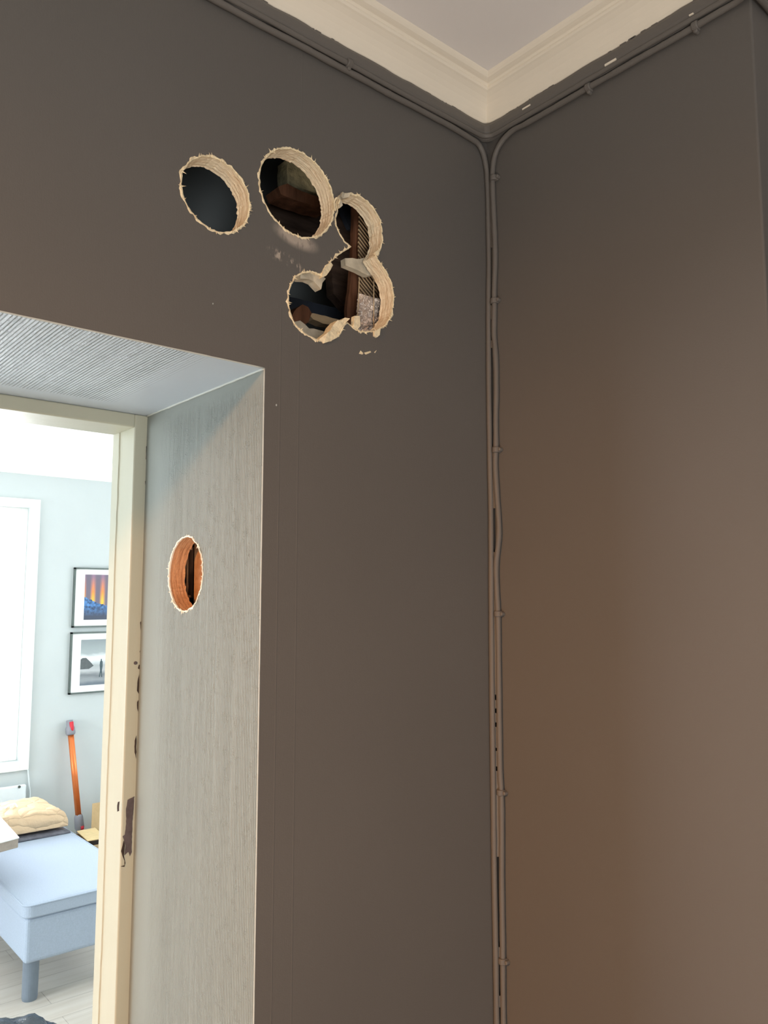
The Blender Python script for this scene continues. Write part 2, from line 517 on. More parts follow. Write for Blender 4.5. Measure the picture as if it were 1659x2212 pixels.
putA = lambda u, z: Vector((u, YA, z))
putR = lambda u, z: Vector((XR, u, z))
XL = -0.36                      # left side of the doorway (outside the picture)
ZFL = 0.0
outerA = [(-2.4, 0), (XL, 0), (XL, ZR), (XR, ZR), (XR, 0), (XB + 0.03, 0), (XB + 0.03, 2.62), (-2.4, 2.62)]
wall_back = link('wall_back', sheet_with_holes(outerA, [H1, H2, H3], putA, Vector((0, 1, 0)), BT), M['wall'], kind='structure')
outerR = [(YA, 0), (YF + 0.01, 0), (YF + 0.01, ZR), (YA, ZR)]
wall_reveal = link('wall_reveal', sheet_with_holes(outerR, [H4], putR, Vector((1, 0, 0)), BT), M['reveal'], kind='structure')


def hole_rim(name, loop, put, inward, bt, mats, parent, seed, lipw=0.0035, burrs=26, label=None, cone=0.0015):
    """sawn board edge in the thickness, torn paper lip and splinters in front"""
    n = len(loop); bm = bmesh.new()
    cen = sum((Vector(p) for p in loop), Vector((0, 0))) / n
    nrm = []
    for i in range(n):
        t = (loop[(i + 2) % n] - loop[i - 2]).normalized(); nrm.append(Vector((t.y, -t.x)))   # outward of a ccw loop
    rings = []; D = 9
    for k in range(D + 1):
        d = bt * k / D; row = []
        for i in range(n):
            q = Vector((loop[i].x * 130, loop[i].y * 130, seed + k * 0.8))
            r = -0.0009 * abs(noise.noise(q)) - 0.00035 * (k % 2) - cone * k / D
            if k == D: r -= 0.0025 * abs(noise.noise(q * 2.3))
            p = loop[i] + nrm[i] * r
            row.append(bm.verts.new(put(p.x, p.y) + inward * (d + (0.0015 if k == D else 0) * noise.noise(q))))
        rings.append(row)
    for a, b in zip(rings, rings[1:]):
        for i in range(n): bm.faces.new((a[i], a[(i + 1) % n], b[(i + 1) % n], b[i])).material_index = 0
    rim = link(name, bm, mats[0], parent=parent, smooth=False, label=label)
    bm = bmesh.new()
    R = []
    for i in range(n):
        q = Vector((loop[i].x * 110, loop[i].y * 110, seed + 9))
        w0 = lipw * max(0.12, 0.55 + 0.9 * noise.noise(q) + 0.7 * noise.noise(q * 3.3))
        h = 0.0006 + 0.0022 * max(0, 0.35 + noise.noise(q * 1.9))
        o_ = loop[i] + nrm[i] * w0; m_ = loop[i] + nrm[i] * w0 * 0.35; i_ = loop[i] - nrm[i] * 0.0012
        R.append([bm.verts.new(put(o_.x, o_.y) - inward * 0.0001), bm.verts.new(put(m_.x, m_.y) - inward * h),
                  bm.verts.new(put(i_.x, i_.y) - inward * h * 0.5), bm.verts.new(put(i_.x, i_.y) + inward * 0.002)])
    for i in range(n):
        a, b = R[i], R[(i + 1) % n]
        for j in range(3): bm.faces.new((a[j], a[j + 1], b[j + 1], b[j]))
    rnd = random.Random(seed)
    for _ in range(burrs):
        i = rnd.randrange(n); L = rnd.uniform(0.002, 0.0065); wd = rnd.uniform(0.0006, 0.0016)
        p = loop[i]; nn = nrm[i]; tt = Vector((-nn.y, nn.x)); sgn = rnd.choice((1, 1, -1))
        tip = p + nn * L * sgn + tt * rnd.uniform(-0.003, 0.003)
        hh = rnd.uniform(0.001, 0.004)
        b1 = bm.verts.new(put(*(p + tt * wd)) - inward * 0.0005); b2 = bm.verts.new(put(*(p - tt * wd)) - inward * 0.0005)
        b3 = bm.verts.new(put(*p) - inward * 0.0022); t_ = bm.verts.new(put(*tip) - inward * hh)
        bm.faces.new((b1, b2, t_)); bm.faces.new((b2, b3, t_)); bm.faces.new((b3, b1, t_)); bm.faces.new((b1, b3, b2))
    link('torn_edge', bm, mats[1], parent=rim)
    return rim


YDIR = Vector((0, 1, 0)); XDIR = Vector((1, 0, 0))
hole_rim('hole_rim', H1, putA, YDIR, BT, (M['board'], M['fibre']), wall_back, 11, label='sawn edge of the leftmost round hole', burrs=34)
hole_rim('hole_rim', H2, putA, YDIR, BT, (M['board'], M['fibre']), wall_back, 12, label='sawn edge of the largest round hole', burrs=34, lipw=0.003)
r3 = hole_rim('hole_rim', H3, putA, YDIR, BT, (M['board'], M['fibre']), wall_back, 13, label='ragged edge of the three overlapping holes', burrs=80, lipw=0.003)
hole_rim('hole_rim', H4, putR, XDIR, 0.028, (M['board_r'], M['fibre_w']), wall_reveal, 14, label='sawn edge of the round hole in the reveal', burrs=40, lipw=0.0022)


def blade(name, pts, Y, th, mat, parent, label=None, curl=0.0):
    """torn sheet of board given by its corners in the photo, standing at depth Y"""
    bm = bmesh.new(); P = []
    for i, (x, y) in enumerate(pts):
        p = onY(x, y, Y); p.y += curl * noise.noise(Vector((x * .08, y * .08, 3))); P.append(p)
    f = bm.faces.new([bm.verts.new(p) for p in P])
    r = bmesh.ops.extrude_face_region(bm, geom=[f])
    for v in r['geom']:
        if isinstance(v, bmesh.types.BMVert): v.co.y += th
    bmesh.ops.triangulate(bm, faces=bm.faces)
    return link(name, bm, mat, parent=parent, label=label)


def zz(*pts): return [(600 + a / 6.144, 390 + b / 6.144) for a, b in pts]


blade('torn_flap', zz((560, 2100), (610, 2160), (700, 2130), (790, 2085), (830, 2000), (870, 1920), (950, 1835), (900, 1815), (850, 1850), (790, 1855), (735, 1925), (700, 1990), (655, 2020)),
      YA - 0.002, 0.018, M['fibre'], wall_back, 'pale torn flap between the two lower holes', 0.004)
blade('torn_flap', zz((580, 1290), (600, 1200), (650, 1130), (700, 1085), (735, 1120), (700, 1190), (640, 1265)), YA - 0.003, 0.01, M['fibre'], wall_back,
      'pale splinter at the notch above the left lower hole', 0.003)
blade('torn_flap', zz((300, 1250), (450, 1215), (590, 1270), (640, 1300), (590, 1360), (580, 1440), (530, 1390), (480, 1340), (400, 1310), (300, 1300)), YA + 0.004, 0.016, M['plaster'], wall_back,
      'grey tongue hanging into the left lower hole', 0.004)
blade('torn_flap', zz((1020, 1795), (1085, 1800), (1100, 1930), (1060, 1975), (1005, 1950)), YA - 0.003, 0.008, M['fibre'], wall_back, 'small square splinter at the bottom of the right lower hole', 0.002)
blade('torn_flap', zz((1285, 2000), (1370, 1950), (1355, 2050), (1320, 2080), (1285, 2060)), YA - 0.004, 0.005, M['fibre'], wall_back, 'splinter hanging below the right lower hole', 0.001)
blade('torn_flap', zz((820, 190), (850, 250), (860, 330), (830, 360), (815, 280)), YA - 0.006, 0.006, M['plaster'], wall_back, 'grey shred at the top left of the upper hole', 0.004)
blade('torn_flap', zz((860, 150), (900, 165), (960, 160), (950, 215), (880, 230), (840, 215)), YA - 0.005, 0.006, M['plaster'], wall_back, 'grey shred on top of the upper hole', 0.004)
blade('torn_flap', zz((1290, 950), (1355, 900), (1345, 985), (1310, 1000)), YA - 0.003, 0.004, M['fibre'], wall_back, 'shred at the neck between the right hand holes', 0.001)
# curled shaving between the big hole and the upper one
bm = bmesh.new()
tube(bm, spline([onY(724, 455, YA - 0.002), onY(722, 438, YA - 0.010), onY(727, 428, YA - 0.014), onY(734, 431, YA - 0.010), onY(731, 441, YA - 0.006)], 6), 0.0016, 6, wob=0.4)
link('wood_shaving', bm, M['fibre'], parent=wall_back, smooth=True, label='curled shaving beside the largest round hole')
bm = bmesh.new()
for pts in ([(775, 764), (779, 757), (785, 763), (783, 766)], [(786, 762), (800, 758), (802, 761), (790, 766)], [(808, 761), (814, 756), (810, 763)]):
    f = bm.faces.new([bm.verts.new(onY(x, y, YA - 0.0006)) for x, y in pts])
link('paint_nick', bm, M['fibre'], parent=wall_back, label='small white nicks below the lower right hole')
bm = bmesh.new()
for cx_, cy_, rr_ in ((597, 875, 1.6), (460, 656, 1.2)):
    bm.faces.new([bm.verts.new(onY(cx_ + rr_ * cos(a), cy_ + 1.6 * rr_ * sin(a), YA - 0.0006)) for a in [i * pi / 4 for i in range(8)]])
link('paint_nick', bm, M['bead'], parent=wall_back, label='tiny white specks on the taupe wall')

# reveal soffit and the rest of the wall thickness
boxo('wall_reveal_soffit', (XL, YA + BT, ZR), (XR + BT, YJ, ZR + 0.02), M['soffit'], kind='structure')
bm = bmesh.new(); box(bm, (XL, YA + 0.0002, ZR - 0.0002), (XR, YA + BT + 0.001, ZR + 0.012)); link('wall_lintel_edge', bm, M['soffit'], kind='structure')
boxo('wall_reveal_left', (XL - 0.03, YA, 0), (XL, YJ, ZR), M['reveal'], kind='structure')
# white filler beads along the reveal edges
bm = bmesh.new()
tube(bm, [(XR - 0.001, YA + 0.4 * t / 40, ZR - 0.0008 + 0.0006 * noise.noise(Vector((t * .6, 1, 2)))) for t in range(41)], 0.0018, 8, wob=0.4)
tube(bm, [(XR - 0.0002, YA + 0.0006, 0.3 + (ZR - 0.3) * t / 120) for t in range(121)], 0.0009, 8, wob=0.35)
tube(bm, [(XL + (XR - XL) * t / 80, YA + 0.0006, ZR - 0.0002) for t in range(81)], 0.0012, 8, wob=0.35)
link('trim_3', bm, M['bead'], smooth=True, kind='structure')
# seam between soffit and frame (dark painted gap)
# ------------------------------------------------------------------ inside of the wall
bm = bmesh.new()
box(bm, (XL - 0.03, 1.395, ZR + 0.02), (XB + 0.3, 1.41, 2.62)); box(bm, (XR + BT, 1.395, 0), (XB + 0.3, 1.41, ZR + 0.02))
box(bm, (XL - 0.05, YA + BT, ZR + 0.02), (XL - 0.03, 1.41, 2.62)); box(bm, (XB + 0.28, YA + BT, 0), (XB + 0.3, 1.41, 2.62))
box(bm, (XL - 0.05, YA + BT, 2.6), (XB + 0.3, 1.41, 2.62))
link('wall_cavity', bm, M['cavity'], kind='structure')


def slab(name, px, Y, th, mat, label, cat, rough=0.0, smooth=False):
    bm = bmesh.new()
    P = [onY(x, y, Y) for x, y in px]
    n2 = []
    for i in range(len(P)):
        a, b = P[i], P[(i + 1) % len(P)]; m = max(1, int((b - a).length / 0.008))
        n2 += [a.lerp(b, k / m) for k in range(m)]
    vs = []
    for p in n2:
        q = p + Vector((noise.noise(p * 70), 0, noise.noise(p * 70 + Vector((5, 5, 5))))) * rough
        vs.append(bm.verts.new(q))
    es = [bm.edges.new((vs[i], vs[(i + 1) % len(vs)])) for i in range(len(vs))]
    bmesh.ops.triangle_fill(bm, use_beauty=True, use_dissolve=False, edges=es)
    r = bmesh.ops.extrude_face_region(bm, geom=list(bm.faces))
    for v in r['geom']:
        if isinstance(v, bmesh.types.BMVert): v.co.y += th
    return link(name, bm, mat, label=label, cat=cat)


def hz(*pts): return [(550 + a / 8.73, 300 + b / 8.73) for a, b in pts]


slab('rubble_stone', hz((610, 380), (1400, 380), (1400, 1180), (980, 1010), (770, 905), (620, 840)), 1.10, 0.03, M['stone'], 'mottled greenish stone seen through the largest round hole', 'stone', 0.003)
slab('wooden_lintel', hz((440, 900), (620, 850), (980, 1015), (1400, 1180), (1400, 1340), (900, 1200), (500, 1050)), 1.09, 0.04, M['oldwood'], 'reddish brown beam under the stone in the largest round hole', 'beam', 0.002)
slab('roof_board', hz((-40, 1250), (430, 1230), (800, 1330), (1400, 1480), (1400, 2000), (-40, 2000)), 1.16, 0.05, M['darkwood'], 'dark brown board low inside the largest round hole', 'board', 0.002)
# inside the three overlapping holes
slab('wooden_stud', zz((1010, 150), (1135, 150), (1110, 700), (1075, 1000), (1085, 1300), (1060, 1780), (1010, 2100), (900, 2100), (930, 1600), (960, 1400), (1000, 800)), 1.040, 0.008, M['oldwood'], 'brown upright stud behind the overlapping holes', 'stud', 0.0015)
slab('woven_sheet', zz((1085, 350), (1420, 350), (1420, 1560), (1085, 1560), (1070, 900)), 1.030, 0.002, M['weave'], 'brown woven mesh sheet inside the right hand holes', 'mesh', 0.0005)
slab('old_panel', zz((740, 350), (900, 350), (1010, 600), (1010, 1500), (930, 1720), (740, 1500), (700, 900)), 1.10, 0.02, M['darkwood'], 'dark red brown panel left of the upright stud', 'panel', 0.002)
slab('pipe_board', zz((830, 200), (1010, 200), (1010, 650), (960, 640), (860, 420)), 1.085, 0.01, M['blue_black'], 'blue grey board at the top of the upper overlapping hole', 'board', 0.001)
slab('plaster_lump', zz((890, 1030), (1090, 1040), (1330, 1020), (1330, 1240), (1200, 1260), (1070, 1200), (1000, 1165), (900, 1130)), 1.003, 0.012, M['plaster'], 'grey plaster lump between the two right hand holes', 'plaster', 0.002)
# crumpled film
bm = bmesh.new(); G = 26; grid = []
for j in range(G + 1):
    row = []
    for i in range(G + 1):
        x = 1065 + (1400 - 1065) * i / G; y = 1540 + (2060 - 1540) * j / G + 90 * (i / G - .5) * (j < 1)
        p = onY(600 + x / 6.144, 390 + y / 6.144, 1.012)
        q = Vector((x * .012, y * .012, 0)); p.y += 0.010 * (abs(noise.noise(q)) + abs(noise.noise(q * 2.3)) * .5) * min(1, j / 4)
        row.append(bm.verts.new(p))
    grid.append(row)
for j in range(G):
    for i in range(G): bm.faces.new((grid[j][i], grid[j][i + 1], grid[j + 1][i + 1], grid[j + 1][i]))
fo = link('plastic_film', bm, M['foil'], label='crumpled shiny film at the bottom of the right lower hole', cat='film')
sol = fo.modifiers.new('s', 'SOLIDIFY'); sol.thickness = 0.0006
# thin rods crossing the film
bm = bmesh.new()
for a, b in (((1083, 1290), (1060, 1800)), ((1275, 1300), (1275, 1950))):
    pa, pb = (onY(600 + q[0] / 6.144, 390 + q[1] / 6.144, 1.008) for q in (a, b)); tube(bm, [pa, pb], 0.0008, 6)
link('mesh_wire', bm, M['batten'], label='pair of thin upright wires in the right lower hole', cat='wire')
slab('crossing_beam', zz((100, 1530), (260, 1560), (480, 1620), (950, 1730), (950, 1880), (700, 1830), (100, 1700)), 1.12, 0.02, M['blue_black'], 'blue black sloping beam across the left lower hole', 'beam', 0.001)
slab('brick_stub', zz((190, 1790), (250, 1690), (330, 1650), (400, 1680), (450, 1760), (400, 1880), (300, 1960), (180, 1900)), 1.06, 0.04, M['oldwood'], 'rounded brown lump low in the left lower hole', 'lump', 0.002)
slab('split_batten', zz((400, 1770), (470, 1760), (830, 1850), (820, 1930), (600, 1895), (470, 1840)), 1.07, 0.02, M['batten'], 'pale split batten crossing the left lower hole', 'batten', 0.0015)
slab('mortar_ledge', zz((200, 1880), (300, 1860), (420, 1960), (540, 1980), (660, 2020), (640, 2160), (300, 2160)), 1.03, 0.02, M['plaster'], 'grey mortar ledge at the bottom of the left lower hole', 'ledge', 0.002)
# behind the hole in the reveal


def slabX(name, px, X, th, mat, label, cat):
    bm = bmesh.new(); P = [onX(x, y, X) for x, y in px]
    f = bm.faces.new([bm.verts.new(p) for p in P]); r = bmesh.ops.extrude_face_region(bm, geom=[f])
    for v in r['geom']:
        if isinstance(v, bmesh.types.BMVert): v.co.x += th
    return link(name, bm, mat, label=label, cat=cat)


def rz(*pts): return [(330 + a / 9.614, 1120 + b / 9.614) for a, b in pts]


slabX('fibre_panel', rz((870, 250), (1300, 250), (1300, 2000), (850, 2000)), XR + 0.045, 0.01, M['board_r'], 'tan panel at the right inside the reveal hole', 'panel')
slabX('packing_strip', rz((500, 590), (740, 590), (722, 1650), (500, 1650)), XR + 0.05, 0.01, M['oldwood'], 'reddish brown strip inside the reveal hole', 'strip')
slabX('liner_board', rz((400, 200), (1400, 200), (1400, 2100), (400, 2100)), XR + 0.10, 0.01, M['darkwood'], 'dark backing board deep inside the reveal hole', 'board')
bm = bmesh.new()
tube(bm, spline([onX(330 + a / 9.614, 1120 + b / 9.614, XR + 0.044) for a, b in ((805, 630), (760, 640), (725, 690), (720, 800), (715, 1400), (705, 1560), (730, 1610), (770, 1620))], 5), 0.0022, 8, wob=.2)
link('metal_staple', bm, M['board_r'], smooth=True, label='upright staple shaped bracket inside the reveal hole', cat='bracket')

# ------------------------------------------------------------------ right wall, wall past the outside corner, rest of this room
bm = bmesh.new()
box(bm, (XB, YC, 0), (XB + 0.32, YA + BT + 0.02, 2.62))
link('wall_right', bm, M['wall_plain'], kind='structure', bevel=0.003)
boxo('wall_alcove', (XB + 0.2, YC + 0.0, 0), (2.6, YC + 0.15, 2.62), M['wall_plain'], kind='structure')
boxo('ceiling', (-2.4, -2.8, ZC), (2.6, YA + 0.0, ZC + 0.02), M['ceiling'], kind='structure')
boxo('floor', (-2.4, -2.8, -0.03), (2.6, YA, 0.0), M['floor'], kind='structure')
boxo('wall_left', (-2.42, -2.8, 0), (-2.4, YA, 2.62), M['wall_plain'], kind='structure')
boxo('wall_near', (-2.4, -2.82, 0), (2.6, -2.8, 2.62), M['wall_plain'], kind='structure')
boxo('wall_far_right', (2.6, -2.8, 0), (2.62, YC, 2.62), M['wall_plain'], kind='structure')
# cornice, mitred round the corner and the outside corner
plan = [(-2.4, YA), (XB, YA), (XB, YC), (2.6, YC)]
plan_rev = plan[::-1]            # so that the room lies to the left of travel
cove = [(0.0, 0.0), (0.0035, -0.001), (0.006, 0.003)]
for t in range(0, 9):
    a = t / 8 * pi / 2
    cove.append((0.040 - 0.032 * cos(a), 0.004 + 0.037 * sin(a) * 1.0))
cove = [(0.0, 0.0), (0.004, -0.001), (0.0065, 0.003), (0.008, 0.009), (0.0115, 0.0165), (0.0165, 0.024), (0.0225, 0.0305), (0.0295, 0.0365),
        (0.037, 0.0410), (0.0405, 0.0425), (0.0425, 0.0455), (0.0425, 0.0485), (0.0455, 0.0510), (0.050, 0.0520), (0.0545, 0.0535), (0.0575, 0.0565), (0.060, 0.0600), (0.0605, 0.062), (0.0, 0.062)]
bm = bmesh.new(); sweep_plan(bm, plan_rev, [(e, ZB + z) for e, z in cove]); link('trim_1', bm, M['cornice'], kind='structure')


# painted filler strip under the cornice, rounding the inside corner
def corner_plan(off, r, step=0.02, x_start=-2.4, x_end=2.4):
    """path at distance off from the walls, rounded inside corner radius r; from the far end on wall C back to the left"""
    p = []
    x = x_end
    while x > XB - off + 0.02: p.append((x, YC - off)); x -= 0.04
    p.append((XB - off, YC - off))
    y = YC - off + step
    while y < YA - off - r: p.append((XB - off, y)); y += step
    for t in range(0, 9):
        a = t / 8 * pi / 2
        p.append((XB - off - r + r * cos(a), YA - off - r + r * sin(a)))
    x = XB - off - r - step
    while x > x_start: p.append((x, YA - off)); x -= step
    return p


strip_prof = [(0.0, ZB + 0.003), (0.009, ZB + 0.001), (0.0125, ZB - 0.006), (0.0125, ZB - 0.017), (0.010, ZB - 0.0245), (0.006, ZB - 0.029), (0.0, ZB - 0.030)]
bm = bmesh.new(); sweep_plan(bm, corner_plan(0.0, 0.022), strip_prof, wob=0.0025); link('trim_2', bm, M['cable'], kind='structure')
# ragged paint edge: dark blobs over the cornice and bare white chips
bm = bmesh.new(); rnd = random.Random(5)
for _ in range(70):
    onA = rnd.random() < 0.4
    u = rnd.uniform(0.35, XB - 0.06) if onA else rnd.uniform(YC + .01, YA - 0.05)
    L = rnd.uniform(0.003, 0.014); hh = rnd.uniform(0.0015, 0.0042)
    e = 0.0072
    lo, hi = ((u, YA - e - 0.001, ZB - 0.002), (u + L, YA - e + .004, ZB + hh)) if onA else ((XB - e - 0.001, u, ZB - 0.002), (XB - e + .004, u + L, ZB + hh))
    box(bm, lo, hi)
link('paint_run', bm, M['cable'], parent=bpy.data.objects['trim_1'], bevel=0.0012)
bm = bmesh.new()
for x0, y0, x1, y1, h in ((1306, 141, 1330, 127, 2.2), (1488, 33, 1497, 28, 1.2), (1128, 236, 1145, 226, 1.5)):
    P = [onX(x0, y0 - h, XB - 0.0135), onX(x1, y1 - h, XB - 0.0135), onX(x1, y1 + h, XB - 0.0135), onX(x0, y0 + h, XB - 0.0135)]
    f = bm.faces.new([bm.verts.new(p) for p in P]); r = bmesh.ops.extrude_face_region(bm, geom=[f])
    for v in r['geom']:
        if isinstance(v, bmesh.types.BMVert): v.co.x += 0.003
link('paint_chip', bm, M['cornice'], parent=bpy.data.objects['trim_2'], label='bare white chips in the painted strip')

# ------------------------------------------------------------------ cables
CR = 0.0050


def wobble(p, a, s): return p + Vector((noise.noise(p * 9 + Vector((s, 0, 0))), noise.noise(p * 9 + Vector((0, s, 0))), noise.noise(p * 9 + Vector((0, 0, s))))) * a


def cable(name, pts, label, r=CR):
    t = thing(name, label, 'cable', pts[0])
    bm = bmesh.new(); tube(bm, pts, r, 12, wob=0.12); link('cable_sheath', bm, M['cable'], parent=t, smooth=True)
    return t


# left cable: along the holed wall, then down the corner on its side
ya = YA - 0.0055
pA = [Vector((-2.3 + i * 0.03, ya, 2.4995 + 0.0012 * noise.noise(Vector((i * .35, 0, 0))))) for i in range(int((1.0 + 2.3) / 0.03) + 1)]
swA = [onY(x, y, ya) for x, y in ((1018, 300), (1033, 311), (1042, 327), (1048, 348), (1052, 375), (1054, 410), (1055, 449))]
dnA = [onY(x, y, ya) for x, y in ((1056.5, 568), (1055.5, 656), (1056, 800), (1057, 896), (1058.5, 1000), (1060.5, 1100), (1061, 1215), (1061.5, 1329), (1063, 1500), (1065, 1657), (1066.5, 1780), (1068, 1903), (1071, 2060), (1073, 2212), (1076, 2400))]
P = spline(pA[:-1] + swA + dnA, 4); P.append(Vector((P[-1].x, ya, 0.02)))
cA = cable('cable', P, 'painted cable dropping down the left side of the corner, coming from the holed wall')
# right cable: along the right wall from the outside corner, then down the corner
xb = XB - 0.0055
pB = [Vector((2.3 - i * 0.05, YC - 0.0055, 2.4985)) for i in range(int((2.3 - XB) / 0.05))]
pB += [Vector((XB - 0.0055, YC - 0.0055, 2.4985))] + [Vector((xb, y, 2.4985 + 0.0013 * noise.noise(Vector((y * 13, 0, 4))))) for y in [YC + 0.02 + i * 0.03 for i in range(14)]]
swB = [onX(x, y, xb) for x, y in ((1112, 279), (1096, 292), (1084, 306), (1074, 323), (1067, 345), (1064, 375), (1064.5, 410))]
dnB = [onX(x, y, xb) for x, y in ((1066, 449), (1069, 520), (1069.5, 570), (1067.5, 630), (1068, 660), (1067, 717), (1069, 745), (1071.5, 790), (1072, 850), (1071, 900), (1071.5, 960), (1070, 1000), (1073, 1060), (1078, 1137), (1076, 1180), (1072, 1219), (1073, 1270), (1076, 1340),
                                  (1078, 1500), (1080, 1657), (1083, 1715), (1084, 1800), (1084, 1903), (1086, 2060), (1087.5, 2212), (1091, 2400))]
P = spline(pB + swB + dnB, 4); P.append(Vector((xb, P[-1].y, 0.02)))
cB = cable('cable', P, 'painted cable dropping down the right side of the corner, held by clips')
# thin upper cable pressed between strip and the lower cable, going right round the corner
bm = bmesh.new()
pl = corner_plan(0.0095, 0.020)
P = [Vector((x, y, ZB - 0.0265 + 0.0010 * noise.noise(Vector((x * 9, y * 9, 7))))) for x, y in pl]
cT = cable('cable', P, 'thin painted cable under the cornice, running round the corner above the other two', 0.0042)
# paint and filler webbing between the two upright cables, with open gaps
xc = (XB - 0.004); yc = YA - 0.004


LX = ((280, 1052), (449, 1055), (568, 1056.5), (656, 1055.5), (896, 1057), (1098, 1060.5), (1329, 1061.5), (1657, 1065), (1903, 1068), (2212, 1073))
RX = ((280, 1066), (449, 1066), (520, 1069), (630, 1067.5), (790, 1071.5), (900, 1071), (1000, 1070), (1137, 1078), (1219, 1072), (1340, 1076), (1657, 1080), (1903, 1084), (2212, 1087.5))


def interp(T, y):
    for (a, b), (c, d) in zip(T, T[1:]):
        if y <= c: return b + (d - b) * (y - a) / (c - a)
    return T[-1][1]


def web(py0, py1):
    bm = bmesh.new(); n = max(2, int((py1 - py0) / 18)); L, R = [], []
    for i in range(n + 1):
        y = py0 + (py1 - py0) * i / n
        a = onY(interp(LX, y) + 1, y, YA - 0.0045); b = onX(interp(RX, y) - 1, y, XB - 0.0045)
        L.append(bm.verts.new(a)); R.append(bm.verts.new(b))
    for i in range(n): bm.faces.new((L[i], R[i], R[i + 1], L[i + 1]))
    return bm


bmw = bmesh.new()
for a, b in ((395, 535), (660, 690), (736, 752), (965, 1098), (1193, 1500), (1512, 1530), (1540, 1560), (1570, 1615), (1622, 1655), (1665, 1850), (2045, 2075), (2150, 2175)):
    t = web(a, b); me = bpy.data.meshes.new('tmp'); t.to_mesh(me); t.free(); bmw.from_mesh(me); bpy.data.meshes.remove(me)
fw = link('trim_4', bmw, M['cable'], kind='structure')
sl = fw.modifiers.new('s', 'SOLIDIFY'); sl.thickness = 0.002
# clips
def clip(parent, c, along, out, name='cable_clip'):
    """small moulded saddle with nail: c centre, along = cable direction, out = away from wall"""
    bm = bmesh.new(); side = along.cross(out).normalized()
    arc = []
    for k in range(9):
        a = pi * k / 8; arc.append(side * cos(a) * 0.0072 + out * (sin(a) * 0.0078))
    arc = [side * 0.0072 - out * 0.005] + arc + [-side * 0.0072 - out * 0.005]
    rings = []
    for s in (-0.0050, -0.0035, 0.0035, 0.0050):
        k = 0.88 if abs(s) > 0.004 else 1.0
        rings.append([bm.verts.new(c + along * s + v * k) for v in arc])
    for a, b in zip(rings, rings[1:]):
        for j in range(len(arc) - 1): bm.faces.new((a[j], a[j + 1], b[j + 1], b[j]))
    bm.faces.new(rings[0]); bm.faces.new(rings[-1])
    # nail lug
    lug = c + side * 0.0085 - out * 0.001
    tube(bm, [lug - out * 0.004, lug + out * 0.0035, lug + out * 0.0045], [0.0036, 0.0036, 0.002], 10)
    link(name, bm, M['cable'], parent=parent, smooth=False, bevel=0.0006)


Zd = Vector((0, 0, -1)); diag = Vector((-1, 0, 0))
for x, y in ((1067, 385), (1068, 650), (1072, 972), (1076, 1326), (1082, 1712), (1086, 2076)):
    p = onX(x, y, xb); clip(cB, p, Vector((0, 0, 1)), Vector((-1, 0, 0)))
for x, y in ((1272, 184), (1503, 55)):
    p = onX(x, y, xb); clip(cB, Vector((xb, p.y, 2.4985)), Vector((0, -1, 0)), Vector((-1, 0, 0)))
for x in (750, 440):
    p = onY(x, 130, ya); clip(cT, Vector((onY(x, 125 if x > 600 else 0, ya).x, YA - 0.0095, ZB - 0.0265)), Vector((1, 0, 0)), Vector((0, -1, 0)))

# ------------------------------------------------------------------ door frame
door = boxo('door_1', (XJ, YF, 0), (XR + BT, YJ, ZR), M['frame'], kind='structure', bevel=0.003)
bm = bmesh.new(); box(bm, (XL, YF, ZJ), (XJ + 0.001, YJ, ZR)); link('door_head', bm, M['frame'], parent=door, bevel=0.003)
# ridge of old paint along the inner face (step seen near the far edge)
bm = bmesh.new()
L, R = [], []
for i in range(161):
    z = ZJ * i / 160; e = 0.0035 * noise.noise(Vector((0, 2, z * 5))) + 0.0015 * noise.noise(Vector((0, 2, z * 38)))
    yy = 1.434 + e
    a = [bm.verts.new((XJ, yy, z)), bm.verts.new((XJ - 0.0022, yy + 0.001, z)), bm.verts.new((XJ - 0.0028, YJ - 0.002, z)), bm.verts.new((XJ, YJ + 0.0006, z))]
    L.append(a)
for a, b in zip(L, L[1:]):
    for j in range(3): bm.faces.new((a[j], a[j + 1], b[j + 1], b[j]))
link('paint_ridge', bm, M['frame'], parent=door)
# chipped paint


def patch(name, pts, Y, mat, label=None, step=0.004, amp=0.0008):
    P = [Vector((onY(x, y, Y).x, onY(x, y, Y).z)) for x, y in pts]
    P = jag(resample(P, step), amp, 3, 260); bm = bmesh.new()
    vs = [bm.verts.new((p.x, Y, p.y)) for p in P]
    es = [bm.edges.new((vs[i], vs[(i + 1) % len(vs)])) for i in range(len(vs))]
    bmesh.ops.triangle_fill(bm, use_beauty=True, edges=es)
    return link(name, bm, mat, parent=door, label=label)


def dz(*pts): return [(190 + a / 4.254, 1380 + b / 4.254) for a, b in pts]


patch('paint_chip', dz((428, 1445), (365, 1480), (350, 1560), (350, 1700), (340, 1800), (318, 1815), (330, 1850), (345, 1900), (335, 1990), (370, 1960), (385, 2000), (402, 1960), (408, 1700)), YF - 0.0006, M['chip'],
      'large grey patch of missing paint on the frame')
patch('paint_chip', dz((275, 1500), (290, 1495), (285, 1580), (268, 1590), (268, 1530)), YF - 0.0006, M['chip'], 'small grey patch of missing paint beside the large one')
patch('paint_chip', dz((330, 1850), (305, 1950), (318, 2000), (335, 2040), (335, 2080), (300, 2092), (335, 2095), (345, 2060), (330, 1990), (340, 1900)), YF - 0.0007, M['chip_dark'], 'thin dark crack below the large patch', amp=0.0004)
for pts in (((468, 240), (482, 235), (478, 285), (460, 270)), ((480, 100), (492, 60), (490, 140), (474, 120)), ((470, 380), (476, 375), (474, 440), (466, 430)), ((452, 580), (466, 560), (464, 680), (450, 640))):
    patch('paint_chip', dz(*pts), YF - 0.0006, M['chip_dark'], 'dark nick on the outer edge of the frame')
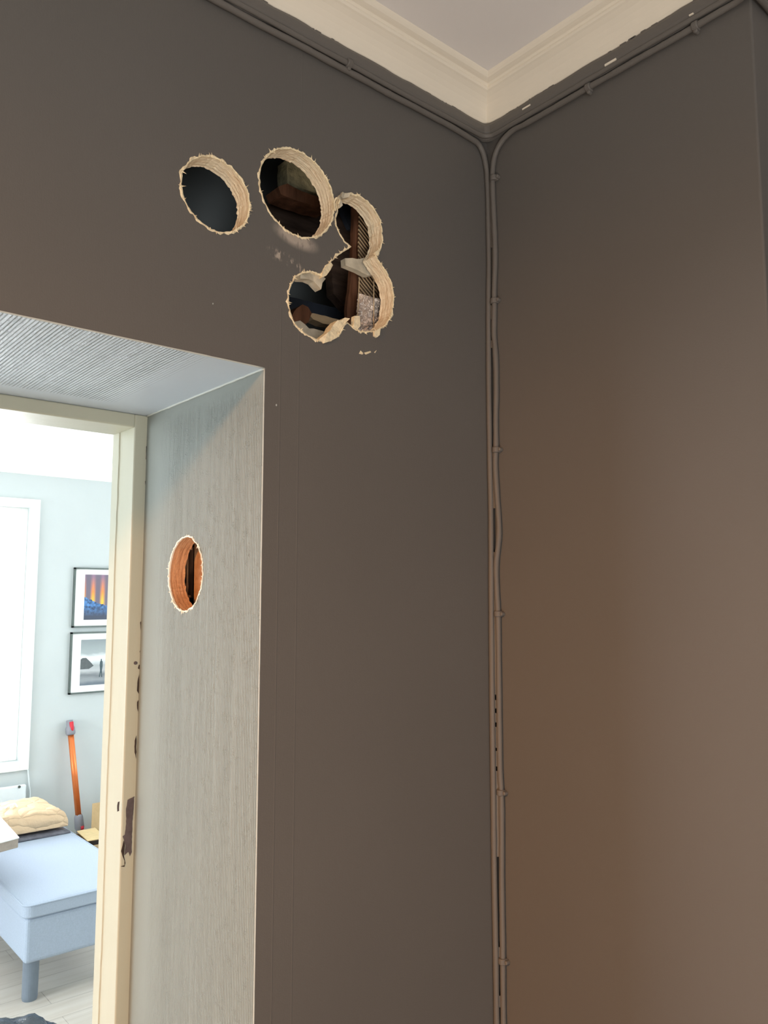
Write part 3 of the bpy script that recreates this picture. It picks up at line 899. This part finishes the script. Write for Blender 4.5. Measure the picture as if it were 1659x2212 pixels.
for pts in (((317, 889), (322, 889), (322, 908), (319, 903)), ((318, 918), (322, 914), (322, 936), (318, 931)), ((316, 965), (321, 958), (321, 996), (315, 992)), ((317, 944), (321, 942), (321, 953)), ((313, 1040), (319, 1030), (319, 1062), (316, 1058)), ((303, 1345), (307, 1335), (307, 1368), (304, 1362)), ((297, 1470), (301, 1455), (300, 1500), (296, 1492)), ((291, 1600), (295, 1588), (294, 1640), (291, 1625))):
    patch('paint_chip', pts, YF - 0.0006, M['chip_dark'], 'dark nick near the top of the frame')
bm = bmesh.new(); pn = onY(190 + 438 / 4.254, 1380 + 222 / 4.254, YF - 0.0004)
bmesh.ops.create_uvsphere(bm, u_segments=12, v_segments=6, radius=0.003, matrix=Matrix.Translation(pn) @ Matrix.Diagonal((1.2, .35, 1, 1)))
link('nail_head', bm, M['chip'], parent=door, smooth=True)
boxo('wall_reveal_back', (XR - 0.0, YF + 0.012, 0), (XB + 0.3, YJ + 0.004, 2.62), M['far_wall'], kind='structure')
boxo('wall_over_door', (-3.0, 1.41, ZR + 0.02), (XR, YJ + 0.004, 2.62), M['far_wall'], kind='structure')
boxo('wall_partition_left', (-3.0, YA + BT, 0), (XL - 0.03, YJ + 0.004, ZR + 0.02), M['far_wall'], kind='structure')

# ------------------------------------------------------------------ far room shell
boxo('floor_far', (-3.0, YA, -0.03), (3.4, YW + 0.15, 0), M['floor'], kind='structure')
boxo('ceiling_far', (-3.0, YJ, 2.52), (3.4, YW + 0.15, 2.54), M['far_ceiling'], kind='structure')
boxo('wall_far_side', (3.4, YJ, 0), (3.42, YW + 0.15, 2.54), M['far_wall'], kind='structure')
boxo('wall_partition_right', (XB + 0.3, YJ - 0.02, 0), (3.4, YJ + 0.004, 2.54), M['far_wall'], kind='structure')
bm = bmesh.new()      # left wall with a window opening
box(bm, (-3.02, YJ, 0), (-3.0, YW, 0.6)); box(bm, (-3.02, YJ, 2.2), (-3.0, YW, 2.54)); box(bm, (-3.02, YJ, 0.6), (-3.0, 2.3, 2.2)); box(bm, (-3.02, 4.5, 0.6), (-3.0, YW, 2.2))
link('wall_far_left', bm, M['far_wall'], kind='structure')
WX0, WX1, WZ0, WZ1 = 0.25, 1.525, 0.665, 2.205
bm = bmesh.new()
box(bm, (-3.0, YW, 0), (WX0, YW + 0.15, 2.54)); box(bm, (WX1, YW, 0), (3.4, YW + 0.15, 2.54))
box(bm, (WX0, YW, 0), (WX1, YW + 0.15, WZ0)); box(bm, (WX0, YW, WZ1), (WX1, YW + 0.15, 2.54))
link('wall_far', bm, M['far_wall'], kind='structure')
bm = bmesh.new(); sweep_plan(bm, [(3.4, YW), (-3.0, YW)], [(0, 2.412), (0.012, 2.412), (0.02, 2.43), (0.06, 2.49), (0.1, 2.50), (0.11, 2.52), (0, 2.52)])
link('trim_5', bm, M['far_ceiling'], kind='structure')
boxo('baseboard_far', (-3.0, YW - 0.015, 0), (3.4, YW, 0.12), M['white_gloss'], kind='structure', bevel=0.003)
# window
win = thing('window_1', None, None, ((WX0 + WX1) / 2, YW, WZ0)); win['kind'] = 'structure'
bm = bmesh.new(); fy0, fy1 = YW - 0.02, YW + 0.001; co = 0.052
box(bm, (WX0 - co, fy0, WZ0 - co), (WX0, fy1, WZ1 + co)); box(bm, (WX1, fy0, WZ0 - co), (WX1 + co, fy1, WZ1 + co))
box(bm, (WX0, fy0, WZ1), (WX1, fy1, WZ1 + co)); box(bm, (WX0, fy0, WZ0 - co), (WX1, fy1, WZ0))
link('window_casing', bm, M['white_gloss'], parent=win, bevel=0.002)
bm = bmesh.new(); fy0, fy1 = YW + 0.05, YW + 0.09; s = 0.045
box(bm, (WX0, fy0, WZ0), (WX0 + s, fy1, WZ1)); box(bm, (WX1 - s, fy0, WZ0), (WX1, fy1, WZ1)); box(bm, (WX0 + s, fy0, WZ0), (WX1 - s, fy1, WZ0 + s)); box(bm, (WX0 + s, fy0, WZ1 - s), (WX1 - s, fy1, WZ1))
box(bm, (0.86, fy0, WZ0 + s), (0.92, fy1, WZ1 - s))
link('window_sash', bm, M['white_gloss'], parent=win, bevel=0.002)
bm = bmesh.new(); box(bm, (WX0 + s, YW + 0.068, WZ0 + s), (WX1 - s, YW + 0.072, WZ1 - s)); link('window_glass', bm, M['glass'], parent=win)

# ------------------------------------------------------------------ far room things
rad = thing('panel_radiator', 'white panel radiator on the pale wall under the window', 'radiator', (1.1, YW - 0.03, 0.12))
bm = bmesh.new(); box(bm, (0.55, YW - 0.075, 0.13), (1.553, YW - 0.045, 0.538)); link('radiator_panel', bm, M['steel_white'], parent=rad, bevel=0.008)
for x in (0.7, 1.4):
    bm = bmesh.new(); box(bm, (x, YW - 0.046, 0.2), (x + 0.04, YW, 0.48)); link('wall_bracket', bm, M['steel_white'], parent=rad)
bm = bmesh.new(); p = onY(42, 1700, YW - 0.078); tube(bm, [p, p + Vector((0, 0.006, 0))], 0.008, 14); link('screw_cap', bm, M['dark_metal'], parent=rad)
bm = bmesh.new()
tube(bm, spline([onY(0, 1669, YW - 0.006), onY(30, 1666, YW - 0.006), onY(57, 1662, YW - 0.006), onY(61, 1672, YW - 0.008), onY(63, 1695, YW - 0.01), onY(65, 1715, YW - 0.01), onY(63, 1740, YW - 0.02), onY(60, 1780, YW - 0.02)], 5), 0.004, 8)
link('power_cord', bm, M['steel_white'], smooth=True, label='white cord running from the window corner down beside the radiator', cat='cord')


def picture(z0, z1, x0, label, az0, az1, ax0, build):
    W = 0.50; t = thing('framed_picture', label, 'picture', (x0 + W / 2, YW, z0), 'framed pictures on the pale wall')
    x1 = x0 + W; f = 0.010; y0 = YW - 0.022
    bm = bmesh.new()
    box(bm, (x0, y0, z0), (x0 + f, YW - 0.001, z1)); box(bm, (x1 - f, y0, z0), (x1, YW - 0.001, z1))
    box(bm, (x0, y0, z0), (x1, YW - 0.001, z0 + f)); box(bm, (x0, y0, z1 - f), (x1, YW - 0.001, z1))
    link('picture_frame', bm, M['dark_metal'], parent=t)
    bm = bmesh.new(); box(bm, (x0 + f, YW - 0.012, z0 + f), (x1 - f, YW - 0.004, z1 - f)); link('mount', bm, M['mat_board'], parent=t)
    build(t, ax0, x1 - (ax0 - x0), az0, az1)
    return t


def poly(bm, pts, y, mi):
    f = bm.faces.new([bm.verts.new((x, y, z)) for x, z in pts]); f.material_index = mi


def flat(name, c): return simple(name, srgb(*c), 0.5, 0.3, nscale=60, var=0.12)


def art_colour(t, x0, x1, z0, z1):
    k = NT('colour_print', (1, 1, 1, 1), 0.5, 0.3); X, Y, Z = k.xyz()
    v = k.math('DIVIDE', k.math('SUBTRACT', Z, z0), z1 - z0)
    u = k.math('DIVIDE', k.math('SUBTRACT', X, x0), 0.062)
    wv = k.math('ABSOLUTE', k.math('SUBTRACT', k.math('FRACT', k.math('ADD', u, 0.62)), 0.5))
    col = k.math('SUBTRACT', 1.0, k.math('MULTIPLY', wv, 3.1), clamp=True)
    glow = k.ramp(v, [(0.42, srgb(255, 196, 60)), (0.62, srgb(250, 150, 70)), (0.95, srgb(150, 120, 140))])
    body = k.mix(col, srgb(116, 108, 122), glow)
    edge = k.math('ADD', 0.50, k.math('MULTIPLY', k.math('SUBTRACT', X, x0), -1.4))
    low = k.math('LESS_THAN', k.math('ADD', v, k.math('MULTIPLY', k.noise(60, 3), 0.12)), k.math('ADD', edge, 0.06))
    blue = k.ramp(k.noise(55, 4, 0.6), [(0.35, srgb(52, 66, 92)), (0.62, srgb(92, 142, 200))])
    dk = k.mix(k.math('MULTIPLY_ADD', v, -4.0, 1.3, clamp=True), blue, srgb(74, 82, 98))
    k.base(k.mix(low, body, dk))
    bm = bmesh.new(); box(bm, (x0, YW - 0.0135, z0), (x1, YW - 0.0118, z1)); link('picture_print', bm, k.m, parent=t)


def art_grey(t, x0, x1, z0, z1):
    h = z1 - z0
    k = NT('grey_print', (1, 1, 1, 1), 0.5, 0.3); X, Y, Z = k.xyz()
    v = k.math('ADD', k.math('DIVIDE', k.math('SUBTRACT', Z, z0), h), k.math('MULTIPLY', k.math('SUBTRACT', k.noise(14, 3, 0.5, (1, 1, 2.5)), 0.5), 0.10))
    k.base(k.ramp(v, [(0.04, srgb(112, 122, 132)), (0.12, srgb(150, 156, 160)), (0.22, srgb(122, 128, 132)), (0.32, srgb(184, 188, 190)), (0.42, srgb(170, 176, 178)),
                      (0.52, srgb(214, 220, 222)), (0.62, srgb(226, 232, 232)), (0.70, srgb(164, 174, 176)), (0.98, srgb(140, 150, 152))]))
    bm = bmesh.new(); box(bm, (x0, YW - 0.0135, z0), (x1, YW - 0.0118, z1)); link('picture_print', bm, k.m, parent=t)
    y = YW - 0.0138; bm = bmesh.new()
    pts = [(x0, z0 + .355 * h), (x0 + .055, z0 + .355 * h), (x0 + .085, z0 + .42 * h), (x0 + .06, z0 + .52 * h), (x0 + .035, z0 + .60 * h), (x0 + .012, z0 + .60 * h), (x0, z0 + .57 * h)]
    poly(bm, pts, y, 0); link('printed_headland', bm, flat('print_dark_grey', (92, 98, 100)), parent=t)
    fx = onY(217, 1430, YW).x; bm = bmesh.new()
    poly(bm, [(fx - .010, z0 + .43 * h), (fx - .008, z0 + .50 * h), (fx - .003, z0 + .53 * h), (fx - .004, z0 + .56 * h), (fx + .004, z0 + .56 * h), (fx + .003, z0 + .53 * h), (fx + .009, z0 + .50 * h), (fx + .010, z0 + .40 * h),
              (fx + .006, z0 + .30 * h), (fx + .010, z0 + .16 * h), (fx + .003, z0 + .16 * h), (fx, z0 + .26 * h), (fx - .006, z0 + .16 * h), (fx - .012, z0 + .17 * h), (fx - .006, z0 + .30 * h)], y - 0.0001, 0)
    link('printed_figure', bm, flat('print_slate', (72, 88, 92)), parent=t)


picture(1.457, 1.839, 1.803, 'dark framed picture with an orange and blue print, upper of the two', 1.505, 1.796, 1.875, art_colour)
picture(1.040, 1.428, 1.798, 'dark framed picture with a grey print of a standing figure, lower of the two', 1.090, 1.379, 1.866, art_grey)

# vacuum wand leaning on the wall
wt = onY(150, 1556, YW - 0.035); wb = onY(172, 1790, YW - 0.10)
wand = thing('vacuum_wand', 'orange vacuum cleaner tube leaning against the pale wall behind the cardboard box', 'tube', (wb.x, wb.y, 0))
ax = (wt - wb); foot = wb + ax * (-(wb.z - 0.012) / ax.z)
g = lambda t: wb.lerp(wt, t)
bm = bmesh.new(); tube(bm, [g(0.08), g(0.9)], 0.018, 20)
for s_ in (-1, 1):
    d = Vector((0.010 * s_, -0.0145, 0)); tube(bm, [g(0.08) + d, g(0.9) + d], 0.004, 8)
link('tube', bm, M['copper'], parent=wand, smooth=True)
bm = bmesh.new(); tube(bm, [foot, g(-0.01), g(0.01), g(0.11), g(0.13)], [0.020, 0.022, 0.029, 0.026, 0.020], 18)
link('lower_coupling', bm, M['grey_plastic'], parent=wand, smooth=True)
bm = bmesh.new(); tube(bm, [g(0.865), g(0.88), g(0.93), g(0.95), g(1.0)], [0.024, 0.029, 0.028, 0.021, 0.020], 18)
link('upper_coupling', bm, M['grey_plastic'], parent=wand, smooth=True)
bm = bmesh.new(); d = Vector((0.004, -0.02, 0)); tube(bm, [g(0.90) + d, g(0.92) + d, g(0.99) + d], [0.007, 0.0125, 0.0125], 12)
link('release_button', bm, M['red_plastic'], parent=wand, smooth=True, label='red release button at the top')
bm = bmesh.new(); d = Vector((0.008, -0.026, 0)); tube(bm, [g(0.0) + d, g(0.03) + d], 0.010, 12)
link('release_button', bm, M['red_plastic'], parent=wand, smooth=True, label='red release button at the bottom')

# ottoman
ox0, ox1, oy0, oy1 = 1.092, 1.606, 3.555, 4.93
ott = thing('ottoman', 'pale blue grey upholstered ottoman with a flat cushion lid on the wooden floor', 'ottoman', ((ox0 + ox1) / 2, (oy0 + oy1) / 2, 0))
bm = bmesh.new(); box(bm, (ox0 + .012, oy0 + .012, 0.155), (ox1 - .012, oy1 - .012, 0.336)); link('ottoman_base', bm, M['fabric'], parent=ott, bevel=0.016)
bm = bmesh.new(); rr = 0.035; rings = []
for dz_, ins in ((0.336, 0.010), (0.338, 0.003), (0.343, 0.0), (0.383, 0.0), (0.389, 0.003), (0.393, 0.012), (0.395, 0.03)):
    ring = []
    for cx_, cy_, a0 in ((ox1 - rr, oy1 - rr, 0), (ox0 + rr, oy1 - rr, 90), (ox0 + rr, oy0 + rr, 180), (ox1 - rr, oy0 + rr, 270)):
        for t in range(7):
            a = radians(a0 + 15 * t); ring.append(bm.verts.new((cx_ + (rr - ins) * cos(a), cy_ + (rr - ins) * sin(a), dz_)))
    rings.append(ring)
for a_, b_ in zip(rings, rings[1:]):
    for j in range(28): bm.faces.new((a_[j], a_[(j + 1) % 28], b_[(j + 1) % 28], b_[j]))
bm.faces.new(rings[0]); bm.faces.new(rings[-1])
cu = link('seat_cushion', bm, M['fabric'], parent=ott)
bm = bmesh.new()
rr = 0.035; pl = []
for cx_, cy_, a0 in ((ox1 - rr, oy1 - rr, 0), (ox0 + rr, oy1 - rr, 90), (ox0 + rr, oy0 + rr, 180), (ox1 - rr, oy0 + rr, 270)):
    for t in range(7): a = radians(a0 + 15 * t); pl.append(Vector((cx_ + rr * cos(a), cy_ + rr * sin(a), 0.388)))
pl.append(pl[0].copy()); tube(bm, pl, 0.0035, 8, cap=False); link('piping', bm, M['fabric'], parent=cu, smooth=True)
for lx in (ox0 + 0.052, ox1 - 0.052):
    for ly in (oy0 + 0.055, oy1 - 0.055):
        bm = bmesh.new(); tube(bm, [(lx, ly, 0), (lx, ly, 0.01), (lx, ly, 0.157)], [0.029, 0.031, 0.032], 24); link('leg', bm, M['leg'], parent=ott, smooth=False)


def crumple(name, lo, hi, n, amp, freq, mat, seed, label=None, cat=None, parent=None, rot=0.0, dome=0.0, piv=None, taper=0.22):
    bm = bmesh.new(); box(bm, lo, hi)
    bmesh.ops.subdivide_edges(bm, edges=list(bm.edges), cuts=n, use_grid_fill=True)
    c = (Vector(lo) + Vector(hi)) / 2; hx = (hi[0] - lo[0]) / 2; hy = (hi[1] - lo[1]) / 2
    for v in bm.verts:
        k = (v.co.z - lo[2]) / (hi[2] - lo[2]); u = (v.co.x - c.x) / hx; w_ = (v.co.y - c.y) / hy
        v.co.x = c.x + (v.co.x - c.x) * (1 - taper * 0.8 * k ** 3); v.co.y = c.y + (v.co.y - c.y) * (1 - taper * k ** 3)
        v.co.z -= k * dome * (max(abs(u), abs(w_)) ** 3)
        q = v.co * freq + Vector((seed, seed, 0)); d = Vector((noise.noise(q), noise.noise(q + Vector((9, 0, 0))), abs(noise.noise(q * 1.3 + Vector((0, 9, 0)))) * 1.3 - 0.4))
        if k > 0.02: v.co += d * amp
    if rot: bmesh.ops.rotate(bm, verts=bm.verts, cent=piv or c, matrix=Matrix.Rotation(rot, 3, 'Z'))
    return link(name, bm, mat, parent=parent, smooth=True, label=label, cat=cat)


par = crumple('paper_parcel', (0.93, 4.475, 0.432), (1.575, 4.88, 0.538), 14, 0.010, 13, M['kraft'], 3, 'crumpled brown paper parcel on the back of the ottoman', 'parcel', dome=0.016, taper=0.14)
bm = bmesh.new()
b0 = onY(14, 1745, 4.62); b1 = onY(37, 1742, 4.62); zt = 0.537
hpts = [Vector((b0.x, 4.64, zt - .006)), Vector((b0.x + .006, 4.62, zt + .012)), Vector((b0.x + .03, 4.63, zt + .014)), Vector((b1.x - .005, 4.64, zt + .012)), Vector((b1.x + .004, 4.63, zt - .006))]
tube(bm, spline(hpts, 6), 0.006, 8); link('ribbon_loop', bm, M['ribbon'], parent=par, smooth=True, label='shiny white loop on the parcel')
crumple('plastic_bag', (0.91, 4.462, 0.3965), (1.588, 4.90, 0.423), 10, 0.005, 20, M['grey_bag'], 8, 'flat dark grey plastic bag under the brown paper parcel', 'bag')
# small table whose white top reaches over the ottoman
C0 = Vector((1.137, 3.82)); e1 = Vector((0.035, 0.464)).normalized() * 0.62; e2 = Vector((-0.101, -0.030)).normalized() * 0.62
stb = thing('side_table', 'white table top with a grey brown edge reaching over the left side of the ottoman', 'table', (0.72, 3.9, 0))


def prism(pts, z0, z1):
    bm = bmesh.new(); f = bm.faces.new([bm.verts.new((p.x, p.y, z0)) for p in pts]); q = bmesh.ops.extrude_face_region(bm, geom=[f])
    for v in q['geom']:
        if isinstance(v, bmesh.types.BMVert): v.co.z = z1
    return bm


quad = [C0, C0 + e1, C0 + e1 + e2, C0 + e2]
cen = sum(quad, Vector((0, 0))) / 4
link('table_board', prism([cen + (p - cen) * 0.99 for p in quad], 0.555, 0.594), M['taupe_box'], parent=stb, bevel=0.003)
link('table_top', prism(quad, 0.594, 0.600), M['white_box'], parent=stb, bevel=0.002)
for p in quad[2:] + [cen.lerp((quad[2] + quad[3]) / 2, 0.3)]:
    q = cen.lerp(p, 0.85); q.x = min(q.x, 0.90)
    bm = bmesh.new(); box(bm, (q.x - .015, q.y - .015, 0), (q.x + .015, q.y + .015, 0.556)); link('leg', bm, M['white_box'], parent=stb)

# open cardboard box
cb = thing('cardboard_box', 'open brown cardboard box on the floor between the ottoman and the pale wall', 'box', (2.0, 4.85, 0))
bx0, bx1, by0, by1, bz = 1.80, 2.22, 4.70, 4.99, 0.235
bm = bmesh.new(); q = 0.005
box(bm, (bx0, by0, 0.002), (bx1, by0 + q, bz)); box(bm, (bx0, by1 - q, 0.002), (bx1, by1, bz)); box(bm, (bx0, by0, 0.002), (bx0 + q, by1, bz)); box(bm, (bx1 - q, by0, 0.002), (bx1, by1, bz)); box(bm, (bx0, by0, 0.0), (bx1, by1, 0.006))
link('box_body', bm, M['card'], parent=cb)


def flap(pts, mat, lab):
    bm = bmesh.new(); f = bm.faces.new([bm.verts.new(p) for p in pts]); o = link('flap', bm, mat, parent=cb, label=lab)
    m = o.modifiers.new('s', 'SOLIDIFY'); m.thickness = 0.004; return o


flap([(bx0 + .10, by1, bz), (bx1, by1, bz), (bx1, by1 + .05, bz + .15), (bx0 + .12, by1 + .05, bz + .15)], M['card'], 'upright back flap')
flap([(bx0, by0, bz), (bx0, by1, bz), (bx0 - .07, by1 + .02, bz + .02), (bx0 - .10, by0 + .05, bz + .010)], M['card'], 'left flap folded outwards')
flap([(bx0 + .01, by0 + .10, bz + .003), (bx0 + .12, by0 + .10, bz + .0), (bx0 + .12, by1 - .01, bz + .02), (bx0 + .01, by1 - .01, bz + .02)], M['card_in'], 'lighter flap lying across the opening')
boxo('shade_block', (bx0 + .02, by0 + .02, 0.006), (bx1 - .02, by1 - .02, 0.19), M['box_shade'], label='dark grey packing inside the open cardboard box', cat='shading', bevel=0.006)  # added dark block standing for the shade inside the box
crumple('plastic_sheet', (1.68, 4.36, 0.0), (2.05, 4.62, 0.15), 8, 0.012, 14, M['blue'], 5, 'blue plastic sheet on the floor in front of the cardboard box', 'sheet')

# black bin bag on the floor
bm = bmesh.new(); bmesh.ops.create_icosphere(bm, subdivisions=5, radius=1)
for v in bm.verts:
    d = v.co.normalized(); q = d * 2.6
    k = 1 + 0.22 * abs(noise.noise(q * 0.8)) + 0.05 * abs(noise.noise(q * 2.7)) - 0.02
    v.co = Vector((0.86 + d.x * 0.25 * k, 3.04 + d.y * 0.22 * k, max(0.0, 0.05 + d.z * 0.135 * k)))
link('bin_bag', bm, M['black_bag'], smooth=True, label='crumpled black plastic bag on the wooden floor in front of the ottoman', cat='bag')
